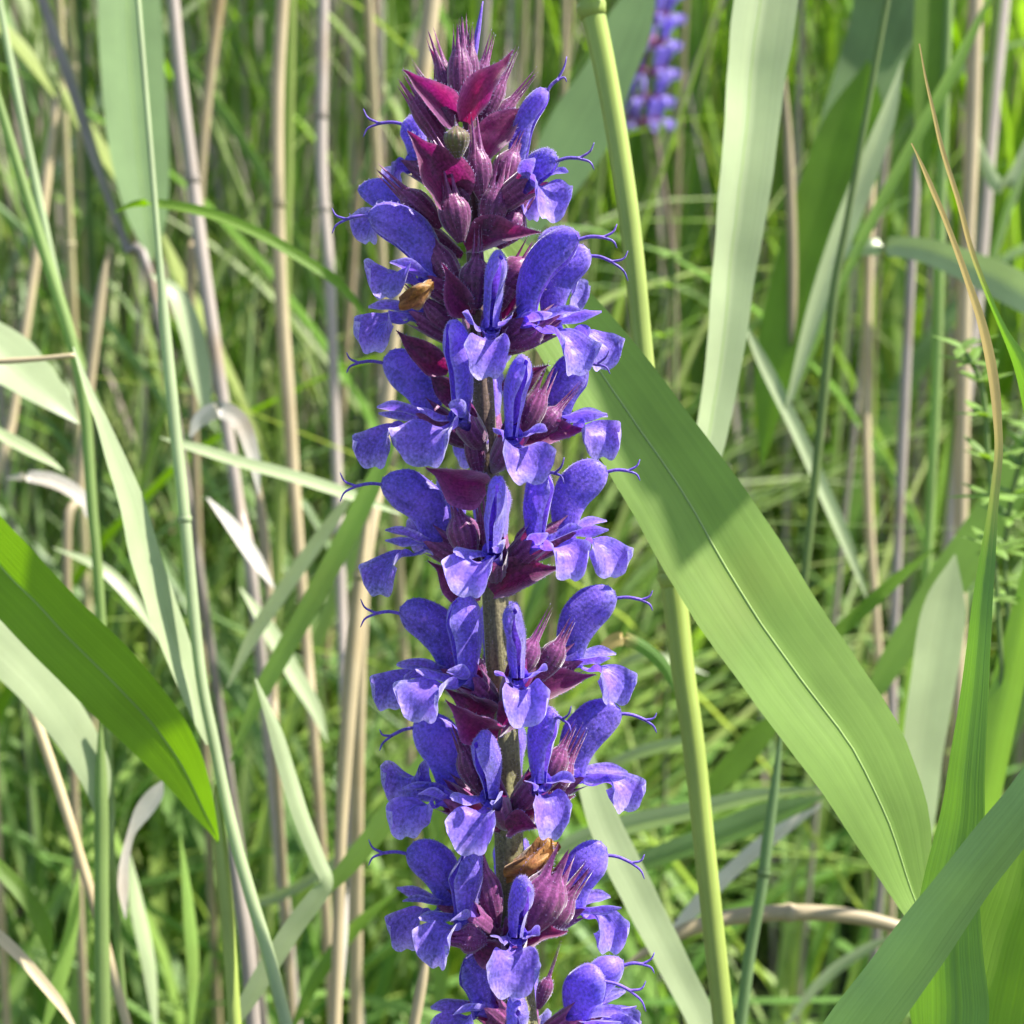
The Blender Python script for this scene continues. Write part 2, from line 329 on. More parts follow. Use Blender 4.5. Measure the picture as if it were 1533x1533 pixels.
def bract(px0, py0, px1, py1, wpx, dd0=-60, dd1=-80, roll=0, curl=0.35, mat='bract', bend=10):
    a = P(px0, py0, D0 + dd0 * U); b = P(px1, py1, D0 + dd1 * U); mid = (a + b) / 2; ax = (b - a).normalized(); side = ax.cross((mid - CAM).normalized()).normalized(); side = Matrix.Rotation(R(roll), 3, ax) @ side
    nrm = ax.cross(side); n = 18; pp = []; ww = []; SEED[0] += 1; r = random.Random(SEED[0])
    for i in range(n + 1):
        t = i / n; pp.append(a.lerp(b, t) + nrm * (math.sin(t * math.pi) * bend * U) + side * math.sin(t * 5) * 2 * U)
        ww.append(wpx * U * spl([(.35,), (.82,), (1.0,), (.9,), (.55,), (.2,), (.02,)], t)[0])
    mb = MB(); ribbon_pts(mb, pp, ww, [side] * (n + 1), 11, 0.22, curl, 0.07, tintf=lambda t, u: abs(u) ** 6 * .6, seed=SEED[0])
    mb.v = [tuple(Vector(v) + noise.noise_vector(Vector(v) / (30 * U)) * 4 * U) for v in mb.v]
    o = mb.build('bract', M['bract' if mat == 'bract' else mat], spike); h = MB(); e = []
    for i in range(1, n):
        for k, sg in ((0, -1), (10, 1)):
            for q in range(3): f = r.random(); e.append((Vector(mb.v[i * 11 + k]).lerp(Vector(mb.v[(i + 1) * 11 + k]), f), side * sg + ax * .6))
    for q in range(60): e.append((Vector(r.choice(mb.v)), -nrm))
    hairs(h, e, 4.5 * U, r); h.build('hair', M['hair'], o, 'stuff'); return o

def flower(tx, ty, az, tip, lip=None, sc=1.0, gw=1.0, liptwist=None, lipw=1.0, style=1, dd=0, cal=True, seed=None, styledir=None, lob=1, liplen=1.0, galea=True, parent=None):
    """tx,ty: throat of the corolla; az: direction it faces round the stem (0 right, -90 to the viewer, 180 left); tip: crown of the upper lip; lip: middle of the lower lip"""
    SEED[0] += 1; r = random.Random(seed or SEED[0] * 13); A = R(az)
    out = CX * math.cos(A) + CY * math.sin(A); up = CZ; lat = up.cross(out)
    o0 = P(tx, ty, D0 + (math.sin(A) * 95 + dd) * U); u = U
    L = lambda x, y, z: o0 + (out * x + lat * y + up * z) * u
    # corolla tube = the flower's own mesh
    mb = MB(); mb.tint = 0.0
    tube(mb, [L(-62 * sc, 0, -34 * sc), L(-40 * sc, 0, -22 * sc), L(-18 * sc, 0, -8 * sc), L(2, 0, 1), L(10 * sc, 0, 4 * sc)], [8 * u * sc, 10 * u * sc, 12 * u * sc, 14 * u * sc, 15 * u * sc], 14, cap=False)
    fl = mb.build('flower', M['petal'], parent or spike)
    # upper lip: hooded, flattened from side to side, slit along its inner side
    if galea:
        dx, dz = tip[0] - tx, ty - tip[1]; reach = 58 * sc * r.uniform(.9, 1.1); lean = dx - reach * math.cos(A)
        if abs(math.cos(A)) > .6: reach = max(20, min(95, dx / math.cos(A))); lean = dx - reach * math.cos(A)
        mb = MB(); nt_, na = 22, 22; rows = []; hp = []
        def C(t): # quadratic bezier in the flower's plane, then sideways lean
            x = 2 * t * (1 - t) * (-6 * sc) + t * t * reach; z = 2 * t * (1 - t) * dz * .78 + t * t * dz
            return Vector((x, 0, z))
        Lt = None
        for i in range(nt_ + 1):
            t = i / nt_; c = C(t); tg = (C(min(1, t + .02)) - C(max(0, t - .02))).normalized(); nn_ = Vector((-tg.z, 0, tg.x))
            f = (.56 + .44 * math.sin(min(1, t / .62) * math.pi / 2)) if t < .66 else math.sqrt(max(0.0, 1 - ((t - .66) / .345) ** 2.3))
            ws = 31 * sc * gw * f; wl = 15.5 * sc * f; row = []
            for k in range(na + 1):
                a = R(-162 + 324 * k / na); flare = 1 + .10 * (abs(a) / 2.83) ** 6
                x, y = math.cos(a) * ws, math.sin(a) * wl * flare
                # narrow the section towards the keel so that the hood reads as two pressed sides
                y *= (.72 + .28 * math.sin(abs(a)))
                q = c + nn_ * x * (1 if a and abs(a) < 1.6 else .92); pt = L(q.x, y + .8 * math.sin(7 * t + a * 3 + seed_ph(r, SEED[0])), q.z) + CX * (lean * t ** 1.3) * u
                mb.tint = max(0, (abs(a) / 2.83) ** 10 * .6 + (.18 if t > .8 else 0) * (t - .8) * 5); pt = pt + noise.noise_vector(pt / (34 * u)) * 3.2 * u * min(1, t * 2); row.append(mb.add(pt, (k / na, t)))
                if 3 < k < na - 3: hp.append((pt, (out * nn_.x + up * nn_.z) * math.cos(a) + lat * math.sin(a), t))
            rows.append(row)
        mb.grid(rows); gl = mb.build('upper_lip', M['petal'], fl)
        h = MB(); hh = [(p, n_) for p, n_, t in (r.choice(hp) for _ in range(1300)) if r.random() < .25 + .75 * t]
        hairs(h, hh, 3.4 * u, r); h.build('hair', M['hair'], gl, 'stuff') if False else h.build('hair', M['hair'], fl, 'stuff')
        if style:
            c = C(1); p0 = L(c.x - 4, 0, c.z - 4) + CX * lean * u
            sd = styledir or ((out * 1.0 + up * r.uniform(-.15, .3)) if abs(math.cos(A)) > .5 else (out * .5 + CX * (1 if math.cos(A) >= 0 else -1) * .6 + up * .3))
            sd = sd.normalized(); LL = r.uniform(30, 44) * sc * style; mb = MB(); dn = up * -1
            q = [p0, p0 + sd * LL * .5 * u + up * 3 * u, p0 + sd * LL * u]; tube(mb, catm(q, 8), [2.6 * u] * 9, 7)
            e = q[-1]; ll = r.uniform(20, 30) * sc
            for sgn in (1, -1): tube(mb, catm([e - sd * 2 * u, e + (sd * .55 * ll + up * sgn * .28 * ll) * u, e + (sd * .8 * ll + up * sgn * .75 * ll) * u], 7), [2.2 * u, 2.0 * u, 1.9 * u, 1.7 * u, 1.5 * u, 1.3 * u, 1.0 * u, .6 * u], 7)
            mb.build('style', M['style'], fl)
    # lower lip: cupped middle lobe with a notch
    lm = Vector((52 * sc, 0, -30 * sc)); sh = Vector((0, 0, 0)); tw = 0
    if lip:
        dx, dz = lip[0] - tx, ty - lip[1]; sh = CX * (dx - lm.x * math.cos(A)) * u; lm.z = -dz * -1 if False else dz
    zz = lm.z; tw = R(liptwist if liptwist is not None else (r.uniform(60, 95) if abs(math.cos(A)) > .7 else r.uniform(-18, 18)))
    if math.cos(A) > 0: tw = -tw
    mb = MB(); ns, nv_ = 26, 18; rows = []; ph = r.uniform(0, 6); wl_ = 43 * sc * lipw; cupk = r.uniform(1.15, 1.5); ln = liplen * sc
    cl = [(0, -4), (20 * sc, -10 + zz * .22), (40 * sc, zz * .55 + 2), (52 * sc, zz + 2 * ln), (57 * sc, zz - 18 * ln), (59 * sc, zz - 38 * ln)]
    Q = lambda s: spl(cl, s)
    for i in range(ns + 1):
        s = i / ns; hw = wl_ * spl([(.30,), (.38,), (.74,), (1.0,), (1.0,), (.86,)], s)[0]; row = []
        for k in range(nv_ + 1):
            v = k / nv_ * 2 - 1; se = s * (1 - (.07 * math.exp(-(v / .2) ** 2) + .62 * (1 - math.sqrt(1 - .84 * v * v))) * s ** 2)
            x, z = Q(se); x2, z2 = Q(min(1, se + .02)); x1, z1 = Q(max(0, se - .02)); tl = math.hypot(x2 - x1, z2 - z1) or 1; nx, nz = -(z2 - z1) / tl, (x2 - x1) / tl
            ang = v * cupk * (.5 + .5 * min(1, s * 1.4)); rr_ = hw / cupk; cup = rr_ * (1 - math.cos(ang)); y = rr_ * math.sin(ang)
            edge = abs(v) ** 3 * s; ruf = (math.sin(9 * s + ph + 2 * v) * 4.2 + math.sin(19 * s - ph + 3 * v) * 2.4) * edge * sc + math.sin(5 * v + ph) * 1.8 * s * sc
            yy = y; xx = x + nx * (cup + ruf); z_ = z + nz * (cup + ruf)
            if tw: # twist about the lobe's own vertical
                c_ = Q(se)[0]; ca, sa = math.cos(tw * s), math.sin(tw * s); dxx = xx - c_; xx, yy = c_ + dxx * ca - yy * sa, dxx * sa + yy * ca
            mb.tint = max(0, min(1, (max(abs(v) * min(1, s * 1.6), s * .99) ** 7) * .9)); pt = L(xx, yy, z_) + sh * min(1, s * 1.5); row.append(mb.add(pt + noise.noise_vector(pt / (22 * u)) * 4.5 * u * s, (k / nv_, s)))  # tint carries the painted sunlit rim of the lower lip
        rows.append(row)
    mb.grid(rows); mb.build('lower_lip', M['petal'], fl)
    if lob:
        for sg in (1, -1):
            mb = MB(); k = r.uniform(.8, 1.15) * sc * lob; up2 = r.uniform(-4, 16); cl2 = [Vector(L(0, sg * 9 * sc, 0)), Vector(L(18 * k, sg * 20 * sc, 3)), Vector(L(40 * k, sg * 27 * sc, 6 + up2 * .5)), Vector(L(66 * k, sg * 30 * sc, 4 + up2))]
            pp = [p + sh * .5 * i / 12 for i, p in enumerate(catm(cl2, 12))]; ww = [u * 22 * sc * spl([(.4,), (.7,), (1.0,), (.95,), (.2,)], i / 12)[0] for i in range(13)]
            ribbon_pts(mb, pp, ww, [(lat * .75 * sg + up * r.uniform(.5, .8)).normalized()] * 13, 7, .1, .45, .12, tintf=lambda t, v: max(abs(v) ** 5, t ** 6) * .6, seed=SEED[0] + sg); mb.build('side_lobe', M['petal'], fl)
    if cal:
        mb = MB(); sx = stem_at(ty + 40); base = L(-88 * sc, 0, -52 * sc); mouth = L(-14 * sc, 0, -6 * sc)
        # keep the calyx base on the stem
        want = P(sx, ty + 46 * sc, D0) + out * 16 * u; base = base.lerp(want, .6)
        calyx_mesh(mb, base, mouth, 21 * u * sc, 24 * u * sc, r, up=up); co = mb.build('calyx', M['calyx'], fl)
        h = MB(); ctr = (base + mouth) / 2; hairs(h, [(Vector(v), (Vector(v) - ctr).normalized()) for v in (r.choice(mb.v) for _ in range(240))], 3.6 * u, r); h.build('calyx_hair', M['hair'], fl, 'stuff')
    return fl
_ph = {}
def seed_ph(r, s):
    if s not in _ph: _ph[s] = r.uniform(0, 6)
    return _ph[s]

FL = [ # throat x,y, azimuth, upper-lip tip, lower-lip middle, options
 (775, 285, -25, (820, 142), (790, 300), dict(gw=.62, style=.7, lob=0, dd=20, lipw=.6, styledir=CX * .6 + CZ * .7)),
 (795, 268, -52, (830, 248), (812, 302), dict(gw=.8, dd=-20, lipw=1.05, liptwist=0, styledir=CX * 1 + CZ * .15)),
 (622, 245, 150, (604, 180), (600, 262), dict(gw=.7, lob=0, styledir=-CX + CZ * .05)),
 (600, 335, 165, (535, 280), (560, 330), dict(gw=.8, style=0, dd=10)),
 (642, 418, -158, (556, 328), (585, 415), dict(gw=1.05, styledir=-CX * 1 - CZ * .1, dd=-10)),
 (625, 470, -175, (600, 420), (566, 495), dict(gw=.8, style=0, galea=False)),
 (790, 478, -40, (862, 368), (850, 528), dict(gw=1.0, dd=-15, lipw=1.1, liptwist=10, styledir=CX + CZ * .1)),
 (828, 482, -5, (884, 380), (893, 520), dict(gw=.9, dd=0, styledir=CX - CZ * .25)),
 (815, 400, 40, (860, 345), None, dict(gw=.7, lob=0, style=0)),
 (735, 492, -88, (749, 396), (730, 535), dict(gw=.85, style=0, lipw=1.0, liptwist=0)),
 (638, 622, -178, (572, 540), (566, 668), dict(gw=1.12, dd=10, styledir=-CX + CZ * .02)),
 (690, 625, -122, (672, 500), (648, 664), dict(gw=1.0, lipw=1.5, liptwist=5, style=0, dd=-5)),
 (766, 655, -78, (786, 552), (786, 690), dict(gw=.95, style=0, lipw=1.1, liptwist=0)),
 (838, 628, -14, (878, 548), (894, 655), dict(gw=1.0, style=.6)),
 (648, 812, -178, (572, 722), (578, 858), dict(gw=1.12, styledir=-CX - CZ * .05)),
 (682, 800, 120, (655, 722), (640, 800), dict(gw=1.0, lob=0, style=0)),
 (738, 828, -98, (743, 735), (706, 855), dict(gw=1.15, style=0, lipw=1.1, liptwist=0)),
 (803, 810, -52, (818, 712), (845, 832), dict(gw=.95, style=.6, lipw=.95, liptwist=20)),
 (848, 797, -2, (908, 704), (906, 832), dict(gw=1.05, styledir=CX + CZ * .08)),
 (672, 1003, -176, (598, 915), (590, 1030), dict(gw=1.1, styledir=-CX + CZ * .02)),
 (698, 1015, -132, (682, 905), (645, 1040), dict(gw=1.15, style=0, lipw=1.3, liptwist=5, dd=-5)),
 (775, 1015, -80, (770, 918), (782, 1045), dict(gw=.95, style=0, lipw=1.1, liptwist=0)),
 (858, 988, -2, (922, 892), (914, 1022), dict(gw=1.08, styledir=CX - CZ * .05)),
 (672, 1182, -170, (620, 1084), (605, 1165), dict(gw=1.15, styledir=-CX - CZ * .35, dd=10)),
 (668, 1195, -160, (660, 1140), (618, 1216), dict(galea=False, style=0, dd=-10, lob=.7)),
 (736, 1195, -110, (715, 1112), (713, 1232), dict(gw=1.1, style=0, lipw=1.1, liptwist=0)),
 (808, 1172, -55, (830, 1070), (816, 1210), dict(gw=.9, style=.6, lipw=.95, liptwist=10)),
 (860, 1162, 0, (930, 1064), (926, 1182), dict(gw=1.1, styledir=CX - CZ * .25)),
 (668, 1352, -178, (610, 1275), (616, 1388), dict(gw=1.05, styledir=-CX + CZ * .05)),
 (696, 1372, -130, (692, 1284), (664, 1402), dict(gw=1.2, style=0, lipw=1.1, liptwist=0)),
 (773, 1402, -76, (790, 1322), (762, 1440), dict(gw=.9, style=0, lipw=1.25, liptwist=0)),
 (861, 1358, 0, (910, 1276), (904, 1394), dict(gw=1.05, styledir=CX - CZ * .3)),
 (722, 1508, -150, (695, 1440), (680, 1535), dict(gw=1.1, style=0)),
 (868, 1525, -22, (905, 1462), (920, 1545), dict(gw=1.1, styledir=CX - CZ * .35)),
 (885, 1515, 14, (935, 1445), (925, 1540), dict(gw=.9, styledir=CX + CZ * .1)),
 (770, 1560, -95, (775, 1500), (770, 1600), dict(gw=1.0, style=0)),
]
# flowers on the far side of each whorl, seen only between the near ones
for y in (500, 650, 830, 1010, 1190, 1370, 1530):
    x = stem_at(y)
    for az in (82, 100): FL.append((x + 82 * math.cos(R(az)), y - 8, az, (x + 125 * math.cos(R(az)), y - 98), None, dict(lob=0, style=0, sc=.92)))
flowers = [flower(a, b, az, t, lp, **kw) for a, b, az, t, lp, kw in FL]

# bracts: base -> tip
for b in [
 (682, 188, 598, 104, 50, -25, -65, 25, .75), (700, 184, 767, 76, 46, -45, -60, -18, .8), (722, 238, 788, 158, 56, -20, -10, -20, .6),
 (684, 306, 608, 198, 78, -45, -100, 18, .6), (697, 374, 812, 346, 56, -50, -70, -30, .55), (690, 180, 690, 40, 30, 10, 10, 0, .5), (700, 180, 640, 70, 34, 25, 30, 0, .5), (704, 180, 748, 92, 34, 30, 40, 0, .5),
 (672, 556, 590, 497, 40, -40, -50, 0, .5), (700, 470, 660, 395, 44, -60, -95, 0, .4), (752, 478, 815, 430, 46, -30, -40, -30, .5), (700, 580, 640, 560, 50, -10, -20, -30, .5),
 (728, 725, 636, 700, 66, -50, -95, -25, .5), (770, 668, 886, 640, 44, -40, -30, -20, .6), (760, 590, 820, 545, 40, -40, -60, 0, .5),
 (738, 890, 842, 846, 60, -50, -60, -25, .55), (722, 888, 640, 840, 52, -30, -50, -20, .5),
 (740, 1066, 664, 1030, 50, -40, -70, -20, .5), (748, 1094, 668, 1050, 60, -60, -100, -30, .5), (752, 1092, 800, 1070, 52, -55, -90, -30, .4), (800, 1050, 892, 1010, 46, -20, -20, -30, .55),
 (762, 1240, 862, 1190, 54, -40, -50, -25, .55), (752, 1230, 668, 1190, 46, -30, -40, -20, .5), (760, 1246, 812, 1236, 40, -70, -90, -30, .4),
 (764, 1425, 690, 1400, 52, -50, -80, -25, .5), (770, 1418, 850, 1392, 54, -40, -60, -25, .5)]:
    bract(*b)
# calyces and buds not (yet) carrying an open flower
for c in [
 (690, 178, 688, 78, 19, -30), (698, 176, 704, 72, 16, -20), (688, 180, 660, 96, 15, -5), (702, 178, 726, 92, 15, 0), (696, 170, 694, 60, 14, 5), (684, 196, 640, 128, 17, -30), (712, 206, 752, 120, 15, 10), (716, 214, 768, 150, 15, 15),
 (676, 232, 622, 152, 17, 5), (722, 300, 714, 228, 20, -60), (700, 300, 660, 228, 18, -55), (738, 300, 770, 226, 22, -35), (660, 340, 606, 290, 22, -30), (690, 362, 676, 296, 24, -70), (728, 352, 744, 284, 22, -60), (744, 370, 776, 318, 24, -40),
 (712, 462, 714, 390, 26, -75), (742, 440, 790, 390, 26, -40), (690, 440, 650, 372, 22, -45), (730, 480, 768, 410, 18, -40), (688, 500, 640, 455, 20, -20), (756, 520, 806, 488, 24, -60),
 (718, 720, 706, 650, 15, -30), (776, 660, 808, 590, 20, -55), (794, 660, 836, 612, 20, -40), (706, 840, 686, 772, 24, -60), (730, 850, 722, 780, 14, -30), (770, 852, 790, 790, 14, -10),
 (768, 1020, 800, 958, 20, -60), (806, 1020, 838, 962, 19, -50), (724, 1040, 706, 980, 15, -40), (724, 1190, 696, 1124, 22, -55), (806, 1190, 842, 1120, 21, -50), (820, 1200, 850, 1140, 18, -30),
 (744, 1388, 722, 1306, 22, -40), (786, 1400, 826, 1316, 36, -55), (800, 1408, 850, 1340, 26, -40), (728, 1408, 690, 1404, 22, -90), (806, 1510, 822, 1462, 12, -50)]:
    add_calyx(*c, mat='calyx', openness=rnd.uniform(.2, .65), teeth=rnd.uniform(30, 48))
add_calyx(686, 236, 682, 188, 22, -95, -105, mat='budgreen', openness=.05, teeth=10)
mb = MB(); tube(mb, catm([P(704, 120, D0), P(714, 55, D0), P(723, 2, D0)], 8), [4 * U, 4.5 * U, 5 * U, 5 * U, 4.5 * U, 4 * U, 3 * U, 2 * U, .8 * U], 7); mb.build('bud_tip', M['style'], spike)
# withered corollas
def withered(cx, cy, s, dd, seed):
    r = random.Random(seed); mb = MB(); rows = []
    for i in range(15):
        row = []
        for k in range(17):
            a = 2 * math.pi * k / 16; t = i / 14; rr_ = s * (.45 + .3 * math.sin(t * 3.1)) * (1 + .35 * math.sin(3 * a + 4 * t + seed) + .2 * math.sin(7 * a - 6 * t)) * (1 if t < .9 else .5); mb.tint = .5 + .5 * math.sin(7 * a - 6 * t)
            row.append(mb.add(P(cx + (t - .5) * s * 2.0 + math.sin(t * 5) * 4 + math.cos(a) * rr_ * .3, cy - (t - .5) * s * 1.0 + math.sin(a) * rr_ * .8, D0 + (dd + math.cos(a) * rr_) * U), (k / 16, t)))
        rows.append(row)
    mb.grid(rows); o = mb.build('withered_corolla', M['withered'], spike); o['label'] = 'shrivelled brown corolla hanging in the spike'
withered(626, 440, 26, -135, 1); withered(800, 1288, 40, -20, 4)
bract(790, 1330, 826, 1248, 44, -30, -30, 10, .5, mat='withered')

# ------------------------------------------------------------------ traced reeds, leaves and canes round the flower
# right of the spike
cane('reed_cane', 'thick yellow-green reed cane with a flared node at its top, just behind the spike', 'reed', 'cane', [(880, -10, 40), (905, 100, 35), (928, 230, 33), (946, 360, 32), (960, 500, 31), (975, 650, 31), (990, 780, 32), (1008, 880, 38), (1022, 1000, 36), (1040, 1130, 34), (1058, 1300, 33), (1084, 1540, 33)], 0.272, top=0.25, root=1, nodes=[(882, 4), (1007, 872)], nodemat='cane')
main_cane = bpy.data.objects['reed_cane']
def shade_leaf(start, targets, k, wmm):  # unseen leaves added outside the frame to cast shadows on the target leaves
    q = [start] + [P(x, y, d) + SUN * k for x, y, d in targets]; pp = catm(q, 30); mb = MB(); sd = []
    for i, p in enumerate(pp):
        t = (pp[min(i + 1, 30)] - pp[max(i - 1, 0)]).normalized(); sd.append(t.cross(SUN).normalized())
    ribbon_pts(mb, pp, [wmm * .001 * spl([(.4,), (.8,), (1,), (1,), (.8,), (.05,)], i / 30)[0] for i in range(31)], sd, 5, .15); mb.build('leaf', M['reed'], main_cane)
shade_leaf(P(855, -180, .272), [(330, 860, .275), (210, 910, .272), (110, 945, .269), (10, 930, .265), (-90, 900, .262)], .14, 12)  # added out of view: throws the dark band on the backlit leaf
shade_leaf(P(840, -420, .272), [(1180, 560, .243), (1080, 620, .245), (990, 670, .246), (900, 640, .248), (840, 560, .249), (760, 480, .25)], .15, 9)  # added out of view: shades the upper part of the broad leaf
leaf('reed_leaf', 'broad green reed leaf slanting down from behind the spike, widest leaf in view', 'leaf', 'reed', [(700, 300, 4), (770, 390, 70), (850, 490, 112), (930, 610, 140), (1044, 780, 160), (1158, 950, 168), (1266, 1110, 156), (1328, 1230, 120), (1372, 1340, 62), (1392, 1400, 40), (1410, 1500, 36)], (0.249, 0.236), roll=24, fold=0.16, curl=-0.06, root=1, nv=15, midrib=True, n=60)
leaf('grass_leaf', 'long smooth green blade crossing in front of the dry-tipped leaf base', 'leaf', 'blue', [(1720, 1010, 30), (1620, 1110, 52), (1533, 1222, 70), (1450, 1318, 76), (1385, 1400, 82), (1320, 1490, 88), (1270, 1570, 92)], (0.192, 0.206), roll=8, fold=-0.05, curl=-0.28, root=1, nv=11, n=50)
leaf('dry_tipped_leaf', 'twisted leaf with a curled brown tip, its base behind the crossing blade', 'leaf', 'browntip', [(1402, 1640, 120), (1408, 1533, 118), (1415, 1400, 96), (1432, 1250, 66), (1440, 1130, 52), (1452, 1000, 38), (1466, 880, 26), (1478, 760, 15), (1487, 660, 12), (1486, 580, 15), (1476, 510, 15), (1455, 430, 10), (1425, 350, 8), (1390, 275, 7), (1358, 218, 4)], 0.217, roll=-24, fold=0.35, nv=9, n=90)
leaf('dry_tipped_leaf', 'narrow leaf with a straight straw-brown tip rising highest beside the curled brown tip', 'leaf', 'browntip', [(1640, 860, 70), (1575, 690, 52), (1530, 570, 30), (1495, 500, 11), (1466, 430, 9), (1446, 350, 8), (1425, 260, 8), (1400, 170, 6), (1370, 62, 4)], 0.229, roll=-20, fold=0.4, nv=7, n=60)
leaf('reed_leaf', 'pale grey-green folded reed leaf standing upright between the cane and the bluish leaves', 'leaf', 'pale', [(1142, -10, 96), (1128, 130, 84), (1110, 300, 72), (1086, 450, 60), (1066, 600, 50), (1050, 700, 40), (1040, 850, 22)], (0.315, 0.30), roll=26, fold=0.42, top=0.12, nv=9, midrib=True)
leaf('reed_leaf', 'blurred bluish leaf arching high behind the upright folded leaf', 'leaf', 'blue', [(1400, -60, 70), (1340, -10, 100), (1310, 70, 96), (1265, 190, 80), (1225, 300, 60), (1205, 420, 40)], 0.52, roll=20, fold=0.1)
leaf('reed_leaf', 'bright green blurred leaf below the bluish arching leaf', 'leaf', 'bright', [(1300, 90, 60), (1278, 190, 92), (1230, 330, 96), (1190, 450, 84), (1160, 560, 60), (1140, 700, 30)], 0.50, roll=-10, fold=0.1)
leaf('grass_leaf', 'slim pale blade with a straight edge leaning against the bright blurred leaf', 'leaf', 'pale', [(1352, 90, 6), (1325, 180, 26), (1290, 270, 34), (1255, 360, 34), (1215, 480, 26), (1170, 640, 16)], 0.42, roll=25, fold=0.3)
leaf('reed_leaf', 'pale bluish leaf behind the cane, beside the far sage flower', 'leaf', 'blue', [(985, -50, 60), (945, 30, 66), (912, 110, 74), (868, 195, 96), (815, 290, 70), (780, 380, 30)], 0.42, roll=8, fold=0.08)
leaf('grass_leaf', 'pale curving blade bending over at the edge of the reeds, behind the dry tips', 'leaf', 'pale', [(1225, 400, 10), (1290, 372, 22), (1370, 372, 34), (1440, 395, 44), (1533, 440, 52), (1640, 520, 50)], 0.42, roll=0, fold=0.15)
leaf('reed_leaf', 'whitish leaf striped by thin shadows behind the curled brown-tipped leaf', 'leaf', 'pale', [(1430, 830, 30), (1412, 910, 62), (1395, 1020, 66), (1380, 1120, 60), (1372, 1230, 50), (1372, 1350, 34)], 0.35, roll=35, fold=0.1)
leaf('reed_leaf', 'green leaf rising steeply behind the striped whitish leaf', 'leaf', 'reed', [(1600, 560, 10), (1533, 690, 50), (1470, 800, 62), (1420, 870, 60), (1330, 1000, 36), (1280, 1100, 10)], 0.40, roll=-5, fold=0.15)
leaf('reed_leaf', 'saturated green leaf at the outer side of the crossing blade', 'leaf', 'bright', [(1560, 1150, 40), (1530, 1300, 80), (1500, 1420, 100), (1475, 1560, 100)], 0.245, roll=10, fold=0.2, root=1, top=0.08)
leaf('reed_leaf', 'dull green leaf standing behind the saturated green leaf', 'leaf', 'reed', [(1540, 880, 30), (1515, 1000, 46), (1490, 1110, 50), (1470, 1230, 44), (1462, 1340, 36)], 0.33, roll=-15, fold=0.15, root=1, top=.05)
leaf('reed_leaf', 'pale green band of leaf slanting behind the lowest flowers beside the cane', 'leaf', 'pale', [(850, 1060, 20), (885, 1180, 42), (925, 1280, 50), (975, 1390, 48), (1030, 1500, 44), (1060, 1570, 42)], 0.30, roll=18, fold=0.12, root=1)
leaf('grass_leaf', 'pale blade lying almost level behind the cane', 'leaf', 'pale', [(800, 1300, 10), (860, 1262, 24), (940, 1236, 30), (1030, 1216, 26), (1130, 1192, 20), (1240, 1180, 8)], 0.36, roll=30, fold=0.2)
leaf('grass_leaf', 'second level blade lying just under the pale one behind the cane', 'leaf', 'blue', [(860, 1330, 8), (950, 1296, 26), (1050, 1260, 34), (1150, 1222, 38), (1235, 1192, 26)], 0.38, roll=30, fold=0.2)
leaf('grass_leaf', 'straw-pale blade slanting up from the cane towards the broad leaf', 'leaf', 'white', [(980, 1430, 16), (1040, 1360, 22), (1100, 1300, 22), (1160, 1250, 22), (1230, 1205, 14)], 0.37, roll=20, fold=0.15)
cane('bent_straw', 'arched straw-coloured dead stem under the broad leaf', 'straw', 'straw', [(930, 1450, 14), (1000, 1405, 20), (1080, 1376, 24), (1180, 1366, 25), (1280, 1372, 23), (1370, 1395, 20)], 0.34, nodes=[(1185, 1366)])
cane('sedge', 'thin bluish-green jointed stem between the cane and the broad leaf', 'stem', 'blue', [(1170, 1090, 8), (1162, 1160, 12), (1150, 1250, 17), (1140, 1330, 17), (1122, 1430, 18), (1108, 1540, 18)], 0.32, root=1, nodes=[(1140, 1300)])
cane('grass_stalk', 'slender light green stem rising in front of shaded reeds past the upright folded leaf', 'stem', 'grass', [(1268, 330, 10), (1248, 440, 14), (1236, 560, 15), (1222, 700, 14), (1206, 850, 13), (1190, 1000, 12)], 0.37, top=0.1)
leaf('grass_leaf', 'thin drooping blade crossing below the upright folded leaf', 'leaf', 'pale', [(1112, 480, 10), (1145, 550, 18), (1190, 640, 20), (1230, 730, 20), (1265, 810, 18), (1300, 900, 6)], 0.42, roll=25, fold=0.3)
cane('dead_stalk', 'short brown dead stem standing at the edge of the upright folded leaf', 'stem', 'straw', [(1172, 90, 12), (1180, 220, 14), (1186, 380, 15), (1186, 520, 12)], 0.5)
leaf('grass_leaf', 'bright green blade leaning out from under the broad leaf', 'leaf', 'bright', [(1190, 1050, 8), (1140, 1100, 34), (1095, 1150, 38), (1060, 1190, 24), (1030, 1240, 8)], 0.40, roll=-10, fold=0.2)
leaf('grass_leaf', 'straight green blade slanting beside the broad leaf near its middle', 'leaf', 'bright', [(1400, 820, 8), (1340, 870, 18), (1290, 915, 20), (1240, 960, 18), (1180, 1020, 8)], 0.37, roll=-10, fold=0.2)
leaf('curled_leaf', 'small leaf curling over with a whitish bend beside the cane', 'leaf', 'browntip', [(1010, 1040, 12), (996, 1000, 18), (965, 970, 20), (930, 958, 22), (905, 972, 18), (880, 1010, 10)], 0.285, roll=0, fold=0.2)
for i, (pts, d, m) in enumerate([([(1395, -10, 50), (1392, 80, 52), (1385, 180, 34), (1380, 300, 20)], .44, 'bright'), ([(1560, 160, 30), (1500, 280, 22), (1440, 150, 8)], .5, 'pale')]):
    leaf('grass_leaf', ['short bright green blade hanging above the highest brown tip', 'pale blade bent double behind the highest brown tip'][i], 'leaf', m, pts, d, roll=15, fold=.2, top=.06 if i == 0 else 0)
